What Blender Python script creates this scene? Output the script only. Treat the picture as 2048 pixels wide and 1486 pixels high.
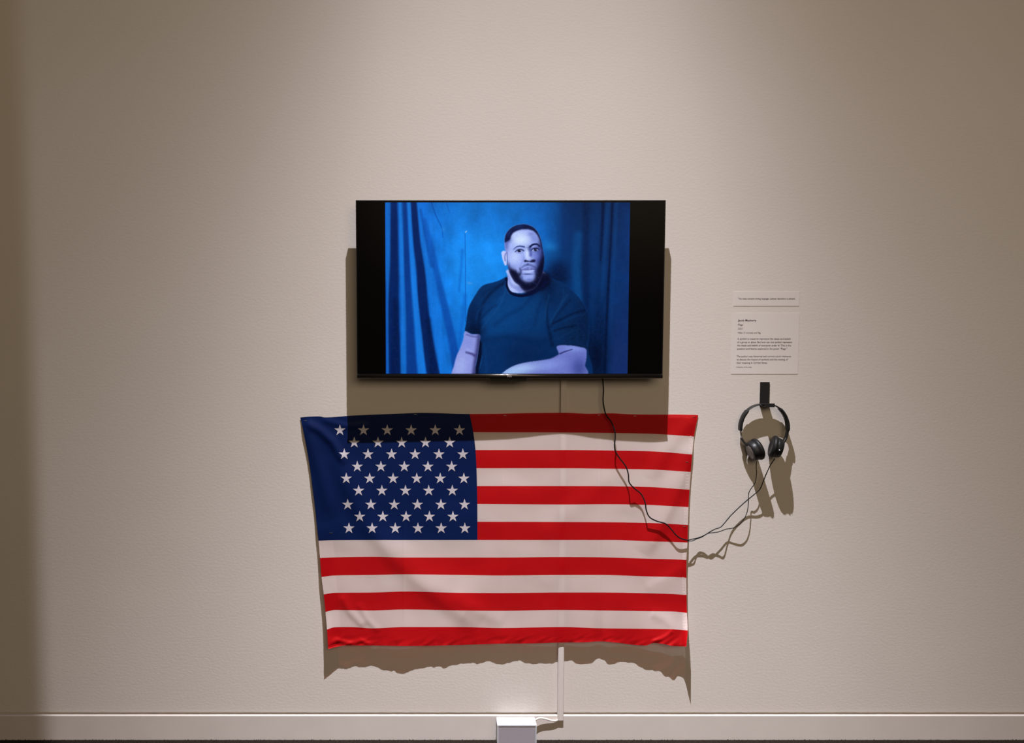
import bpy, bmesh, math, random
import numpy as np
from mathutils import Vector, Matrix

random.seed(7)
rng = np.random.default_rng(11)
SC = bpy.context.scene
COL = SC.collection
for o in list(bpy.data.objects):
    bpy.data.objects.remove(o)

# ------------------------------------------------------------------ camera
# wall plane is y = 0, the room lies towards -y, floor is z = 0 (metres)
F_PX, AXIS_X, PITCH, DIST, CAM_Z = 1700.0, 880.0, math.atan(1700 * 4.2e-5), 3.25, 1.690
cam_d = bpy.data.cameras.new('camera')
cam_d.sensor_width = 36.0
cam_d.lens = 36.0 * F_PX / 2048.0
cam_d.shift_x = (1024 - AXIS_X) / 2048.0
cam = bpy.data.objects.new('camera', cam_d)
cam.location = (0, -DIST, CAM_Z)
cam.rotation_euler = (math.pi / 2 - PITCH, 0, 0)
COL.objects.link(cam)
SC.camera = cam

# ------------------------------------------------------------------ world: dim warm gallery light from the rest of the room
world = bpy.data.worlds.new('gallery_ambient')
SC.world = world
world.use_nodes = True
bg = world.node_tree.nodes['Background']
bg.inputs['Color'].default_value = (1.0, 0.77, 0.49, 1)
bg.inputs['Strength'].default_value = 0.075

# ------------------------------------------------------------------ key light: one small ceiling lamp, beam shaped to give the wanted wall brightness
LAMP = Vector((0.26, -1.164, CAM_Z + 2.815))
ld = bpy.data.lights.new('track_spot', 'POINT')
ld.energy = 43.0
ld.shadow_soft_size = 0.014
ld.color = (1.0, 0.985, 1.05)
lamp = bpy.data.objects.new('track_spot', ld)
lamp.location = LAMP
COL.objects.link(lamp)


def shape_beam(ld):
    """made-up beam pattern fitted to the wall brightness: intensity by direction from the lamp"""
    ld.use_nodes = True
    nt = ld.node_tree
    N, L = nt.nodes, nt.links
    em = N['Emission']
    tc = N.new('ShaderNodeTexCoord')
    sp = N.new('ShaderNodeSeparateXYZ')
    L.new(tc.outputs['Normal'], sp.inputs[0])

    def m(op, a, b=None, clamp=False):
        n = N.new('ShaderNodeMath')
        n.operation = op
        n.use_clamp = clamp
        for i, v in enumerate((a, b)):
            if v is None:
                continue
            if isinstance(v, (int, float)):
                n.inputs[i].default_value = v
            else:
                L.new(v, n.inputs[i])
        return n.outputs[0]
    nx, ny, nz = sp.outputs[0], sp.outputs[1], sp.outputs[2]
    nyc = m('MAXIMUM', ny, 0.20)
    down = m('DIVIDE', m('MULTIPLY', nz, -1.0), nyc)
    side = m('DIVIDE', nx, nyc)

    def curve(val, x0, x1, pts):
        mp = N.new('ShaderNodeMapRange')
        mp.clamp = True
        L.new(val, mp.inputs['Value'])
        mp.inputs['From Min'].default_value = x0
        mp.inputs['From Max'].default_value = x1
        fc = N.new('ShaderNodeFloatCurve')
        c = fc.mapping.curves[0]
        while len(c.points) > 2:
            c.points.remove(c.points[1])
        q = [((x - x0) / (x1 - x0), y) for x, y in pts]
        c.points[0].location = q[0]
        c.points[-1].location = q[-1]
        for a, b in q[1:-1]:
            c.points.new(a, b)
        fc.mapping.update()
        L.new(mp.outputs[0], fc.inputs['Value'])
        return fc.outputs[0]
    lat = m('ABSOLUTE', m('SUBTRACT', nx, 0.03))
    f = curve(lat, 0.0, 0.8, [(0, .95), (.1, .94), (.2, .84), (.3, .60), (.36, .44), (.42, .31), (.5, .20), (.6, .13), (.8, .06)])
    h = curve(down, 0.0, 5.0, [(0, .1), (.7, .40), (1.0, .56), (1.43, .74), (2.0, .92), (3.0, .90), (3.9, .80), (5.0, .6)])
    cut = N.new('ShaderNodeMapRange')  # added beam cut-off that darkens the far left of the wall
    cut.interpolation_type = 'SMOOTHSTEP'
    L.new(side, cut.inputs['Value'])
    cut.inputs['From Min'].default_value = -1.61
    cut.inputs['From Max'].default_value = -1.52
    cut.inputs['To Min'].default_value = 0.10
    cut.inputs['To Max'].default_value = 1.0
    fw = N.new('ShaderNodeMapRange')
    fw.interpolation_type = 'SMOOTHSTEP'
    L.new(ny, fw.inputs['Value'])
    fw.inputs['From Min'].default_value = -0.15
    fw.inputs['From Max'].default_value = 0.22
    fwd = fw.outputs[0]
    inv = m('POWER', nyc, -3.0)
    s = m('MULTIPLY', m('MULTIPLY', f, h), m('MULTIPLY', inv, m('MULTIPLY', fwd, cut.outputs[0])))
    L.new(s, em.inputs['Strength'])


shape_beam(ld)

# ------------------------------------------------------------------ added unseen fill behind the viewer, standing in for room bounce to lift shadows
ad = bpy.data.lights.new('added_fill_light', 'AREA')
ad.shape = 'RECTANGLE'
ad.size, ad.size_y = 4.0, 2.0
ad.energy = 88.0
ad.color = (1.0, 0.78, 0.53)
room_fill = bpy.data.objects.new('added_fill_light', ad)
room_fill.location = (1.3, -6.0, 3.4)
room_fill.rotation_euler = (Vector((0.3, 0, 1.4)) - Vector((1.3, -6.0, 3.4))).to_track_quat('-Z', 'Y').to_euler()
COL.objects.link(room_fill)

SC.view_settings.view_transform = 'Standard'
SC.view_settings.look = 'None'
SC.view_settings.exposure = 0.0
SC.view_settings.gamma = 1.0
SC.view_settings.use_curve_mapping = False
SC.cycles.use_denoising = True


# ------------------------------------------------------------------ helpers
CP, SP = math.cos(PITCH), math.sin(PITCH)


def at(px, py, d=0.0):
    """point in the room that the photograph shows at (px,py), standing d metres off the wall"""
    a, b = (px - AXIS_X) / F_PX, -(py - 743.0) / F_PX
    ry, rz = CP + b * SP, -SP + b * CP
    t = (DIST - d) / ry
    return Vector((a * t, -d, CAM_Z + rz * t))


def at_np(px, py, d):
    a, b = (px - AXIS_X) / F_PX, -(py - 743.0) / F_PX
    ry, rz = CP + b * SP, -SP + b * CP
    t = (DIST - d) / ry
    return np.stack([a * t, -d + 0 * t, CAM_Z + rz * t], -1)


def tag(o, label=None, cat=None, group=None, kind=None):
    if label: o['label'] = label
    if cat: o['category'] = cat
    if group: o['group'] = group
    if kind: o['kind'] = kind
    return o


def empty(name, loc):
    o = bpy.data.objects.new(name, None)
    o.empty_display_size = 0.05
    o.location = loc
    COL.objects.link(o)
    return o


def world_loc(o):
    v = Vector(o.location)
    while o.parent:
        o = o.parent
        v += Vector(o.location)
    return v


def link_mesh(name, me, mat, parent=None, smooth=False):
    """mesh data is given in room coordinates; shifted so that it sits right under its parent"""
    o = bpy.data.objects.new(name, me)
    COL.objects.link(o)
    if mat is not None:
        for mm in (mat if isinstance(mat, (list, tuple)) else [mat]):
            me.materials.append(mm)
    if parent is not None:
        me.transform(Matrix.Translation(-world_loc(parent)))
        o.parent = parent
    if smooth:
        me.polygons.foreach_set('use_smooth', [True] * len(me.polygons))
    me.update()
    return o


def from_data(name, verts, faces, mat, parent=None, smooth=False):
    me = bpy.data.meshes.new(name)
    me.from_pydata([tuple(v) for v in verts], [], faces)
    me.update()
    return link_mesh(name, me, mat, parent, smooth)


def bm_obj(name, bm, mat, parent=None, smooth=False):
    me = bpy.data.meshes.new(name)
    bmesh.ops.recalc_face_normals(bm, faces=bm.faces)
    bm.to_mesh(me)
    bm.free()
    return link_mesh(name, me, mat, parent, smooth)


def box_bm(x0, x1, y0, y1, z0, z1, bevel=0.0, seg=2, bm=None):
    b = bmesh.new()
    r = bmesh.ops.create_cube(b, size=1.0)
    for v in r['verts']:
        v.co = Vector(((x0 + x1) / 2 + v.co.x * (x1 - x0), (y0 + y1) / 2 + v.co.y * (y1 - y0), (z0 + z1) / 2 + v.co.z * (z1 - z0)))
    if bevel > 0:
        bmesh.ops.bevel(b, geom=list(b.edges), offset=bevel, segments=seg, profile=0.5, affect='EDGES', clamp_overlap=True)
    if bm is None:
        return b
    me = bpy.data.meshes.new('tmp')
    b.to_mesh(me)
    b.free()
    bm.from_mesh(me)
    bpy.data.meshes.remove(me)
    return bm


def box(name, x0, x1, y0, y1, z0, z1, mat, parent=None, bevel=0.0, seg=2):
    return bm_obj(name, box_bm(x0, x1, y0, y1, z0, z1, bevel, seg), mat, parent)


def catmull(pts, n=8, closed=False):
    P = [np.array(p, float) for p in pts]
    out = []
    m = len(P)
    rngi = range(m) if closed else range(m - 1)
    for i in rngi:
        if closed:
            p0, p1, p2, p3 = P[(i - 1) % m], P[i], P[(i + 1) % m], P[(i + 2) % m]
        else:
            p0, p1, p2, p3 = P[max(i - 1, 0)], P[i], P[i + 1], P[min(i + 2, m - 1)]
        for k in range(n):
            t = k / n
            out.append(0.5 * ((2 * p1) + (-p0 + p2) * t + (2 * p0 - 5 * p1 + 4 * p2 - p3) * t * t + (-p0 + 3 * p1 - 3 * p2 + p3) * t ** 3))
    if not closed:
        out.append(P[-1])
    return out


def sweep(path, section, mat, name, parent=None, smooth=True, scale=None, up=None, cap=True):
    """sweep a closed 2-D section [(a,b)] along a list of Vectors; up fixes the section's b axis"""
    path = [Vector(p) for p in path]
    n, k = len(path), len(section)
    verts, faces = [], []
    prev = None
    for i, p in enumerate(path):
        t = (path[min(i + 1, n - 1)] - path[max(i - 1, 0)]).normalized()
        if up is not None:
            b = Vector(up) - t * Vector(up).dot(t)
            b.normalize()
            a = t.cross(b)
        else:
            if prev is None:
                ref = Vector((0, 1, 0)) if abs(t.y) < 0.9 else Vector((1, 0, 0))
                a = t.cross(ref).normalized()
            else:
                a = (prev - t * prev.dot(t)).normalized()
            prev = a
            b = t.cross(a)
        s = scale[i] if scale else (1, 1)
        for (u, v) in section:
            verts.append(p + a * (u * s[0]) + b * (v * s[1]))
    for i in range(n - 1):
        for j in range(k):
            j2 = (j + 1) % k
            faces.append((i * k + j, i * k + j2, (i + 1) * k + j2, (i + 1) * k + j))
    if cap:
        faces.append(tuple(range(k - 1, -1, -1)))
        faces.append(tuple((n - 1) * k + j for j in range(k)))
    me = bpy.data.meshes.new(name)
    me.from_pydata([tuple(v) for v in verts], [], faces)
    bm = bmesh.new()
    bm.from_mesh(me)
    bpy.data.meshes.remove(me)
    return bm_obj(name, bm, mat, parent, smooth)


def circle(r, n=10):
    return [(r * math.cos(2 * math.pi * i / n), r * math.sin(2 * math.pi * i / n)) for i in range(n)]


def round_rect(w, h, r, n=3):
    out = []
    for cx, cy, a0 in ((w / 2 - r, h / 2 - r, 0), (-w / 2 + r, h / 2 - r, 90), (-w / 2 + r, -h / 2 + r, 180), (w / 2 - r, -h / 2 + r, 270)):
        for k in range(n + 1):
            a = math.radians(a0 + 90 * k / n)
            out.append((cx + r * math.cos(a), cy + r * math.sin(a)))
    return out


def lathe(profile, mtx, mat, name, parent=None, n=40, sy=1.0, smooth=True):
    """profile [(axial, radius)] around local z, placed by mtx"""
    verts, faces = [], []
    k = len(profile)
    for i in range(n):
        a = 2 * math.pi * i / n
        for (z, r) in profile:
            verts.append(mtx @ Vector((r * math.cos(a), r * math.sin(a) * sy, z)))
    for i in range(n):
        i2 = (i + 1) % n
        for j in range(k - 1):
            faces.append((i * k + j, i2 * k + j, i2 * k + j + 1, i * k + j + 1))
    me = bpy.data.meshes.new(name)
    me.from_pydata([tuple(v) for v in verts], [], faces)
    bm = bmesh.new()
    bm.from_mesh(me)
    bpy.data.meshes.remove(me)
    bmesh.ops.remove_doubles(bm, verts=bm.verts, dist=1e-6)
    bmesh.ops.holes_fill(bm, edges=[e for e in bm.edges if e.is_boundary], sides=0)
    return bm_obj(name, bm, mat, parent, smooth)


# ------------------------------------------------------------------ materials
def mat_base(name):
    m = bpy.data.materials.new(name)
    m.use_nodes = True
    return m, m.node_tree.nodes, m.node_tree.links, m.node_tree.nodes['Principled BSDF']


def plain(name, col, rough=0.5, spec=0.5, metal=0.0, var=0.06, scale=60.0, bump=0.0, bump_scale=300.0):
    m, N, L, b = mat_base(name)
    b.inputs['Roughness'].default_value = rough
    b.inputs['Specular IOR Level'].default_value = spec
    b.inputs['Metallic'].default_value = metal
    tc = N.new('ShaderNodeTexCoord')
    no = N.new('ShaderNodeTexNoise')
    no.inputs['Scale'].default_value = scale
    no.inputs['Detail'].default_value = 3
    L.new(tc.outputs['Object'], no.inputs['Vector'])
    mx = N.new('ShaderNodeMix')
    mx.data_type = 'RGBA'
    mx.inputs['A'].default_value = tuple(c * (1 - var) for c in col) + (1,)
    mx.inputs['B'].default_value = tuple(min(1, c * (1 + var)) for c in col) + (1,)
    L.new(no.outputs['Fac'], mx.inputs['Factor'])
    L.new(mx.outputs['Result'], b.inputs['Base Color'])
    if bump:
        nb = N.new('ShaderNodeTexNoise')
        nb.inputs['Scale'].default_value = bump_scale
        nb.inputs['Detail'].default_value = 2
        L.new(tc.outputs['Object'], nb.inputs['Vector'])
        bp = N.new('ShaderNodeBump')
        bp.inputs['Strength'].default_value = bump
        bp.inputs['Distance'].default_value = 0.001
        L.new(nb.outputs['Fac'], bp.inputs['Height'])
        L.new(bp.outputs['Normal'], b.inputs['Normal'])
    return m


def wall_material():
    m, N, L, b = mat_base('eggshell_wall_paint')
    b.inputs['Roughness'].default_value = 0.75
    b.inputs['Specular IOR Level'].default_value = 0.15
    tc = N.new('ShaderNodeTexCoord')
    mp = N.new('ShaderNodeMapping')
    mp.inputs['Scale'].default_value = (0.62, 1, 1)
    L.new(tc.outputs['Object'], mp.inputs['Vector'])
    n1 = N.new('ShaderNodeTexNoise')
    n1.inputs['Scale'].default_value = 120
    n1.inputs['Detail'].default_value = 3.5
    n1.inputs['Roughness'].default_value = 0.6
    L.new(mp.outputs[0], n1.inputs['Vector'])
    n2 = N.new('ShaderNodeTexNoise')
    n2.inputs['Scale'].default_value = 2.2
    n2.inputs['Detail'].default_value = 4
    L.new(tc.outputs['Object'], n2.inputs['Vector'])
    mx = N.new('ShaderNodeMix')
    mx.data_type = 'RGBA'
    mx.inputs['A'].default_value = (0.60, 0.548, 0.508, 1)
    mx.inputs['B'].default_value = (0.64, 0.59, 0.55, 1)
    L.new(n2.outputs['Fac'], mx.inputs['Factor'])
    L.new(mx.outputs['Result'], b.inputs['Base Color'])
    bp = N.new('ShaderNodeBump')
    bp.inputs['Strength'].default_value = 0.40
    bp.inputs['Distance'].default_value = 0.0012
    L.new(n1.outputs['Fac'], bp.inputs['Height'])
    L.new(bp.outputs['Normal'], b.inputs['Normal'])
    return m


def cloth_material(name, col, transl=0.28, rough=0.5, spec=0.35, sheen=0.0, sheer=0.0, sheer_col=(1, 1, 1)):
    m, N, L, b = mat_base(name)
    b.inputs['Base Color'].default_value = col + (1,)
    b.inputs['Roughness'].default_value = rough
    b.inputs['Specular IOR Level'].default_value = spec
    b.inputs['Sheen Weight'].default_value = sheen
    tc = N.new('ShaderNodeTexCoord')
    wv = N.new('ShaderNodeTexNoise')
    wv.inputs['Scale'].default_value = 420
    wv.inputs['Detail'].default_value = 1
    L.new(tc.outputs['Object'], wv.inputs['Vector'])
    bp = N.new('ShaderNodeBump')
    bp.inputs['Strength'].default_value = 0.05
    bp.inputs['Distance'].default_value = 0.0008
    L.new(wv.outputs['Fac'], bp.inputs['Height'])
    L.new(bp.outputs['Normal'], b.inputs['Normal'])
    tr = N.new('ShaderNodeBsdfTranslucent')
    tr.inputs['Color'].default_value = tuple(min(1, c * 1.25) for c in col) + (1,)
    mix = N.new('ShaderNodeMixShader')
    mix.inputs[0].default_value = transl
    L.new(b.outputs[0], mix.inputs[1])
    L.new(tr.outputs[0], mix.inputs[2])
    out = mix.outputs[0]
    if sheer:                                   # open weave: some light goes straight through the threads
        tp = N.new('ShaderNodeBsdfTransparent')
        tp.inputs['Color'].default_value = sheer_col + (1,)
        m2 = N.new('ShaderNodeMixShader')
        ge = N.new('ShaderNodeNewGeometry')     # the weave closes up at grazing angles
        dt = N.new('ShaderNodeVectorMath')
        dt.operation = 'DOT_PRODUCT'
        L.new(ge.outputs['Normal'], dt.inputs[0])
        L.new(ge.outputs['Incoming'], dt.inputs[1])
        ab = N.new('ShaderNodeMath')
        ab.operation = 'ABSOLUTE'
        L.new(dt.outputs['Value'], ab.inputs[0])
        mu = N.new('ShaderNodeMath')
        mu.operation = 'MULTIPLY'
        sq = N.new('ShaderNodeMath')
        sq.operation = 'POWER'
        L.new(ab.outputs[0], sq.inputs[0])
        sq.inputs[1].default_value = 1.25
        L.new(sq.outputs[0], mu.inputs[0])
        mu.inputs[1].default_value = sheer
        L.new(mu.outputs[0], m2.inputs[0])
        L.new(out, m2.inputs[1])
        L.new(tp.outputs[0], m2.inputs[2])
        out = m2.outputs[0]
    L.new(out, N['Material Output'].inputs['Surface'])
    return m


M = {}
M['wall'] = wall_material()
M['trim'] = plain('painted_trim', (0.60, 0.545, 0.51), 0.5, 0.3, var=0.05, scale=9, bump=0.12, bump_scale=90)
M['carpet'] = plain('carpet_pile', (0.018, 0.0132, 0.010), 0.95, 0.05, var=0.55, scale=110, bump=0.6, bump_scale=260)
M['raceway'] = plain('painted_plastic_raceway', (0.63, 0.57, 0.54), 0.45, 0.3, var=0.03)
M['card'] = plain('card_stock', (0.645, 0.598, 0.57), 0.8, 0.1, var=0.02)
M['ink'] = plain('printed_ink', (0.045, 0.035, 0.04), 0.8, 0.1)
M['ink_light'] = plain('printed_ink_fine', (0.10, 0.075, 0.075), 0.8, 0.1)
M['black'] = plain('black_plastic', (0.009, 0.009, 0.0095), 0.42, 0.28)
M['black_matte'] = plain('black_matte_plastic', (0.010, 0.0095, 0.0095), 0.6, 0.25)
M['pad'] = plain('black_leatherette', (0.009, 0.009, 0.009), 0.48, 0.22, bump=0.2, bump_scale=500)
M['grey_plate'] = plain('dark_grey_plate', (0.17, 0.15, 0.14), 0.4, 0.4)
M['rubber'] = plain('black_rubber_cable', (0.008, 0.008, 0.008), 0.6, 0.15)
M['tv_body'] = plain('television_black', (0.006, 0.006, 0.006), 0.35, 0.3)
M['tv_glass'] = plain('television_glass', (0.0014, 0.0012, 0.0011), 0.22, 0.04, var=0.02)
M['tv_chin'] = plain('television_brushed_chin', (0.055, 0.048, 0.045), 0.24, 0.5, metal=0.9, scale=20)
M['silver'] = plain('silver_print', (0.55, 0.52, 0.5), 0.4, 0.5, metal=0.4)
M['steel'] = plain('staple_steel', (0.7, 0.68, 0.66), 0.3, 0.5, metal=0.9)
M['white_plastic'] = plain('white_plastic', (0.44, 0.45, 0.485), 0.42, 0.4, var=0.02)
M['grey_panel'] = plain('pale_grey_plastic', (0.31, 0.285, 0.315), 0.3, 0.5, var=0.03)
M['beige_cable'] = plain('beige_cable_sheath', (0.68, 0.62, 0.56), 0.5, 0.3)
M['white_dot'] = plain('plain_white', (0.9, 0.9, 0.95), 0.3, 0.5)
M['red'] = cloth_material('red_flag_polyester', (0.56, 0.005, 0.009), 0.24, 0.42, 0.2, sheer=0.20, sheer_col=(.95, .12, .12))
M['white'] = cloth_material('white_flag_polyester', (0.88, 0.755, 0.735), 0.26, 0.5, 0.2, sheer=0.34, sheer_col=(1, .96, .95))
M['blue'] = cloth_material('blue_flag_polyester', (0.0028, 0.0115, 0.068), 0.08, 0.5, 0.09)
M['star'] = cloth_material('white_star_print', (0.52, 0.485, 0.53), 0.06, 0.55, 0.15)
M['thread'] = plain('sewing_thread', (0.78, 0.70, 0.70), 0.6, 0.2)

# ------------------------------------------------------------------ setting
BB_TOP = at(1024, 1431.5, 0.009).z      # baseboard top
GAP = 0.0085                             # shadow gap between plaster and baseboard
XL, XR = -7.0, 7.0
prof = [(0.0, 4.7), (0.0, BB_TOP + GAP + 0.002), (0.002, BB_TOP + GAP), (0.010, BB_TOP + GAP), (0.010, 0.0), (0.16, 0.0), (0.16, 4.7)]
v, f = [], []
for x in (XL, XR):
    v += [(x, y, z) for y, z in prof]
n = len(prof)
for i in range(n):
    j = (i + 1) % n
    f.append((i, j, n + j, n + i))
f += [tuple(range(n - 1, -1, -1)), tuple(range(n, 2 * n))]
tag(from_data('wall_back', v, f, M['wall']), 'beige eggshell painted gallery wall behind the television', 'wall', kind='structure')
tag(box('baseboard_back', XL, XR, -0.009, 0.010, 0.0, BB_TOP, M['trim'], bevel=0.0018),
    'painted beige baseboard along the foot of the wall', 'baseboard', kind='structure')
tag(box('floor', XL, XR, -5.5, 0.16, -0.05, 0.0, M['carpet']), 'dark brown carpeted floor', 'floor', kind='structure')


def carpet_pile():
    xs = np.arange(-2.6, 3.4, 0.0062)
    ys = np.arange(-0.30, -0.0095, 0.0075)
    X, Y = np.meshgrid(xs, ys)
    X = (X + rng.uniform(-.003, .003, X.shape)).ravel()
    Y = np.minimum((Y + rng.uniform(-.003, .003, Y.shape)).ravel(), -0.0108)
    n = X.size
    H = rng.uniform(.0035, .0085, n)
    R = rng.uniform(.0026, .0042, n)
    A = rng.uniform(0, 6.28, n)
    LX, LY = rng.uniform(-.0025, .0025, n), rng.uniform(-.003, .0005, n)
    V = np.zeros((n, 4, 3))
    for k in range(3):
        V[:, k, 0] = X + R * np.cos(A + k * 2.094)
        V[:, k, 1] = np.minimum(Y + R * np.sin(A + k * 2.094), -0.0095)
        V[:, k, 2] = 0.0002
    V[:, 3, 0], V[:, 3, 1], V[:, 3, 2] = X + LX, np.minimum(Y + LY, -0.0095), H
    me = bpy.data.meshes.new('carpet_pile')
    i = np.arange(n) * 4
    F = np.stack([np.stack([i, i + 1, i + 3], -1), np.stack([i + 1, i + 2, i + 3], -1), np.stack([i + 2, i, i + 3], -1)], 1).reshape(-1, 3)
    me.vertices.add(n * 4)
    me.vertices.foreach_set('co', V.ravel())
    me.loops.add(F.size)
    me.loops.foreach_set('vertex_index', F.ravel().astype(np.int32))
    me.polygons.add(len(F))
    me.polygons.foreach_set('loop_start', (np.arange(len(F)) * 3).astype(np.int32))
    me.update(calc_edges=True)
    me.validate()
    tag(link_mesh('carpet_pile', me, M['carpet']), 'short dark brown carpet pile along the baseboard', 'carpet', kind='stuff')


carpet_pile()

# ------------------------------------------------------------------ cable raceway
rcx = (at(1126.0, 757).x + at(1120.5, 1435).x) / 2
R_BOT, R_TOP, R_D = at(1120, 1441, 0.018).z, at(1125, 690).z, 0.018
sec = [(-.0112, 0), (-.0112, .0168), (-.0106, .0178), (-.0075, .0180), (-.0072, .0175), (-.0069, .0180), (.0069, .0180), (.0072, .0175), (.0075, .0180), (.0106, .0178), (.0112, .0168), (.0112, 0)]
v, f = [], []
n = len(sec)
for z, back in ((R_TOP, -0.0002), (BB_TOP + .0005, -0.0002), (BB_TOP - .0001, .0092), (R_BOT, .0092)):
    for (a, b) in sec:
        v.append((rcx + a, -max(b, back), z))
for r in range(3):
    for i in range(n):
        j = (i + 1) % n
        f.append((r * n + i, r * n + j, (r + 1) * n + j, (r + 1) * n + i))
f += [tuple(range(n)), tuple(range(4 * n - 1, 3 * n - 1, -1))]
tag(from_data('cable_raceway', v, f, M['raceway']), 'narrow beige vertical cable raceway running from behind the television to the baseboard', 'cable cover')

# ------------------------------------------------------------------ television
TVD = 0.095
tx0, tx1 = at(712.5, 578, TVD).x, at(1328.7, 578, TVD).x
tz1, tz0 = at(1022, 400, TVD).z, at(1022, 757, TVD).z
sx0, sx1 = at(771.0, 576, TVD).x, at(1257.6, 576, TVD).x
sz1, sz0 = at(1015, 405.0, TVD).z, at(1015, 747.3, TVD).z
tv = empty('television', ((tx0 + tx1) / 2, -TVD, tz0))
tag(tv, 'black flat screen television on the wall showing a blue portrait of a seated man', 'television')
box('housing', tx0, tx1, -TVD + 0.0006, -TVD + 0.020, tz0, tz1, M['tv_body'], tv, bevel=0.0022)
w_, h_ = tx1 - tx0, tz1 - tz0
back = box('back_cover', tx0 + .12 * w_, tx1 - .12 * w_, -TVD + .0195, -TVD + .052, tz0 + .012, tz0 + .60 * h_, M['tv_body'], tv, bevel=0.01)
bm = box_bm((tx0 + tx1) / 2 - .2, (tx0 + tx1) / 2 + .2, -0.012, -0.0005, tz0 + .12, tz0 + .36)
for s in (-.13, .10):
    box_bm((tx0 + tx1) / 2 + s, (tx0 + tx1) / 2 + s + .03, -TVD + .051, -0.011, tz0 + .10, tz0 + .40, bm=bm)
bm_obj('wall_bracket', bm, M['black_matte'], tv)
scr = box('screen', tx0 + .0035, tx1 - .0035, -TVD - .0004, -TVD + .0010, tz0 + .0175, tz1 - .0035, M['tv_glass'], tv)
# chin: a rounded, slightly proud metal strip under the glass
cz0, cz1 = tz0 + .0004, tz0 + .0170
sec = [(-(TVD - .0008), cz0), (-(TVD + .0016), cz0 + .0012)]
for k in range(17):
    a = math.radians(-82 + 164 * k / 16)
    sec.append((-(TVD + .0012 + .0030 * math.cos(a)), (cz0 + cz1) / 2 + math.sin(a) * (cz1 - cz0) * .44))
sec += [(-(TVD + .0010), cz1 - .0004), (-(TVD - .0008), cz1)]
v, f = [], []
n = len(sec)
for x in (tx0 + .0012, tx1 - .0012):
    v += [(x, a, b) for a, b in sec]
for i in range(n):
    j = (i + 1) % n
    f.append((i, j, n + j, n + i))
f += [tuple(range(n)), tuple(range(2 * n - 1, n - 1, -1))]
bm = bmesh.new()
me = bpy.data.meshes.new('chin'); me.from_pydata(v, [], f); bm.from_mesh(me); bpy.data.meshes.remove(me)
chin = bm_obj('bottom_bezel', bm, M['tv_chin'], tv, True)
tag(chin, 'brushed dark grey strip below the screen')
# sensor bump under the chin
bx0, bx1 = at(979, 760, TVD).x, at(1053, 760, TVD).x
bz = at(1015, 762.2, TVD).z
v = []
for y in (-TVD + .002, -TVD + .016):
    v += [(bx0, y, tz0 + .0006), (bx1, y, tz0 + .0006), (bx1 - .001, y, bz), (bx0 + .016, y, bz), (bx0 + .010, y, bz - .0012), (bx0 + .006, y, bz + .002)]
f = [tuple(range(5, -1, -1)), tuple(range(6, 12))] + [(i, (i + 1) % 6, 6 + (i + 1) % 6, 6 + i) for i in range(6)]
bm = bmesh.new()
me = bpy.data.meshes.new('bump'); me.from_pydata(v, [], f); bm.from_mesh(me); bpy.data.meshes.remove(me)
bm_obj('sensor_module', bm, M['black_matte'], tv)


# --- writing
def text_mesh(name, body, x0, x1, zc, y, mat, parent, bold=0.0, shear=0.0, height=None):
    """one line of print fitted between x0 and x1, its x-height centred on zc"""
    cu = bpy.data.curves.new('line', 'FONT')
    cu.body = body
    cu.size = 1.0
    cu.resolution_u = 2
    cu.shear = shear
    cu.offset = bold
    o = bpy.data.objects.new('line', cu)
    COL.objects.link(o)
    dg = bpy.context.evaluated_depsgraph_get()
    me = bpy.data.meshes.new_from_object(o.evaluated_get(dg))
    bpy.data.objects.remove(o)
    bpy.data.curves.remove(cu)
    co = np.empty(len(me.vertices) * 3)
    me.vertices.foreach_get('co', co)
    co = co.reshape(-1, 3)
    s = (x1 - x0) / (co[:, 0].max() - co[:, 0].min())
    sv = s if height is None else height
    out = np.stack([x0 + (co[:, 0] - co[:, 0].min()) * s, np.full(len(co), y), zc + (co[:, 1] - .25) * sv], -1)
    me.vertices.foreach_set('co', out.ravel())
    me.name = name
    return link_mesh(name, me, mat, parent)


lg0, lg1 = at(1014, 753, TVD).x, at(1023.5, 753, TVD).x
text_mesh('maker_logo', 'TCL', lg0, lg1, (cz0 + cz1) / 2, -(TVD + .0046), M['silver'], chin, bold=.01)


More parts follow.
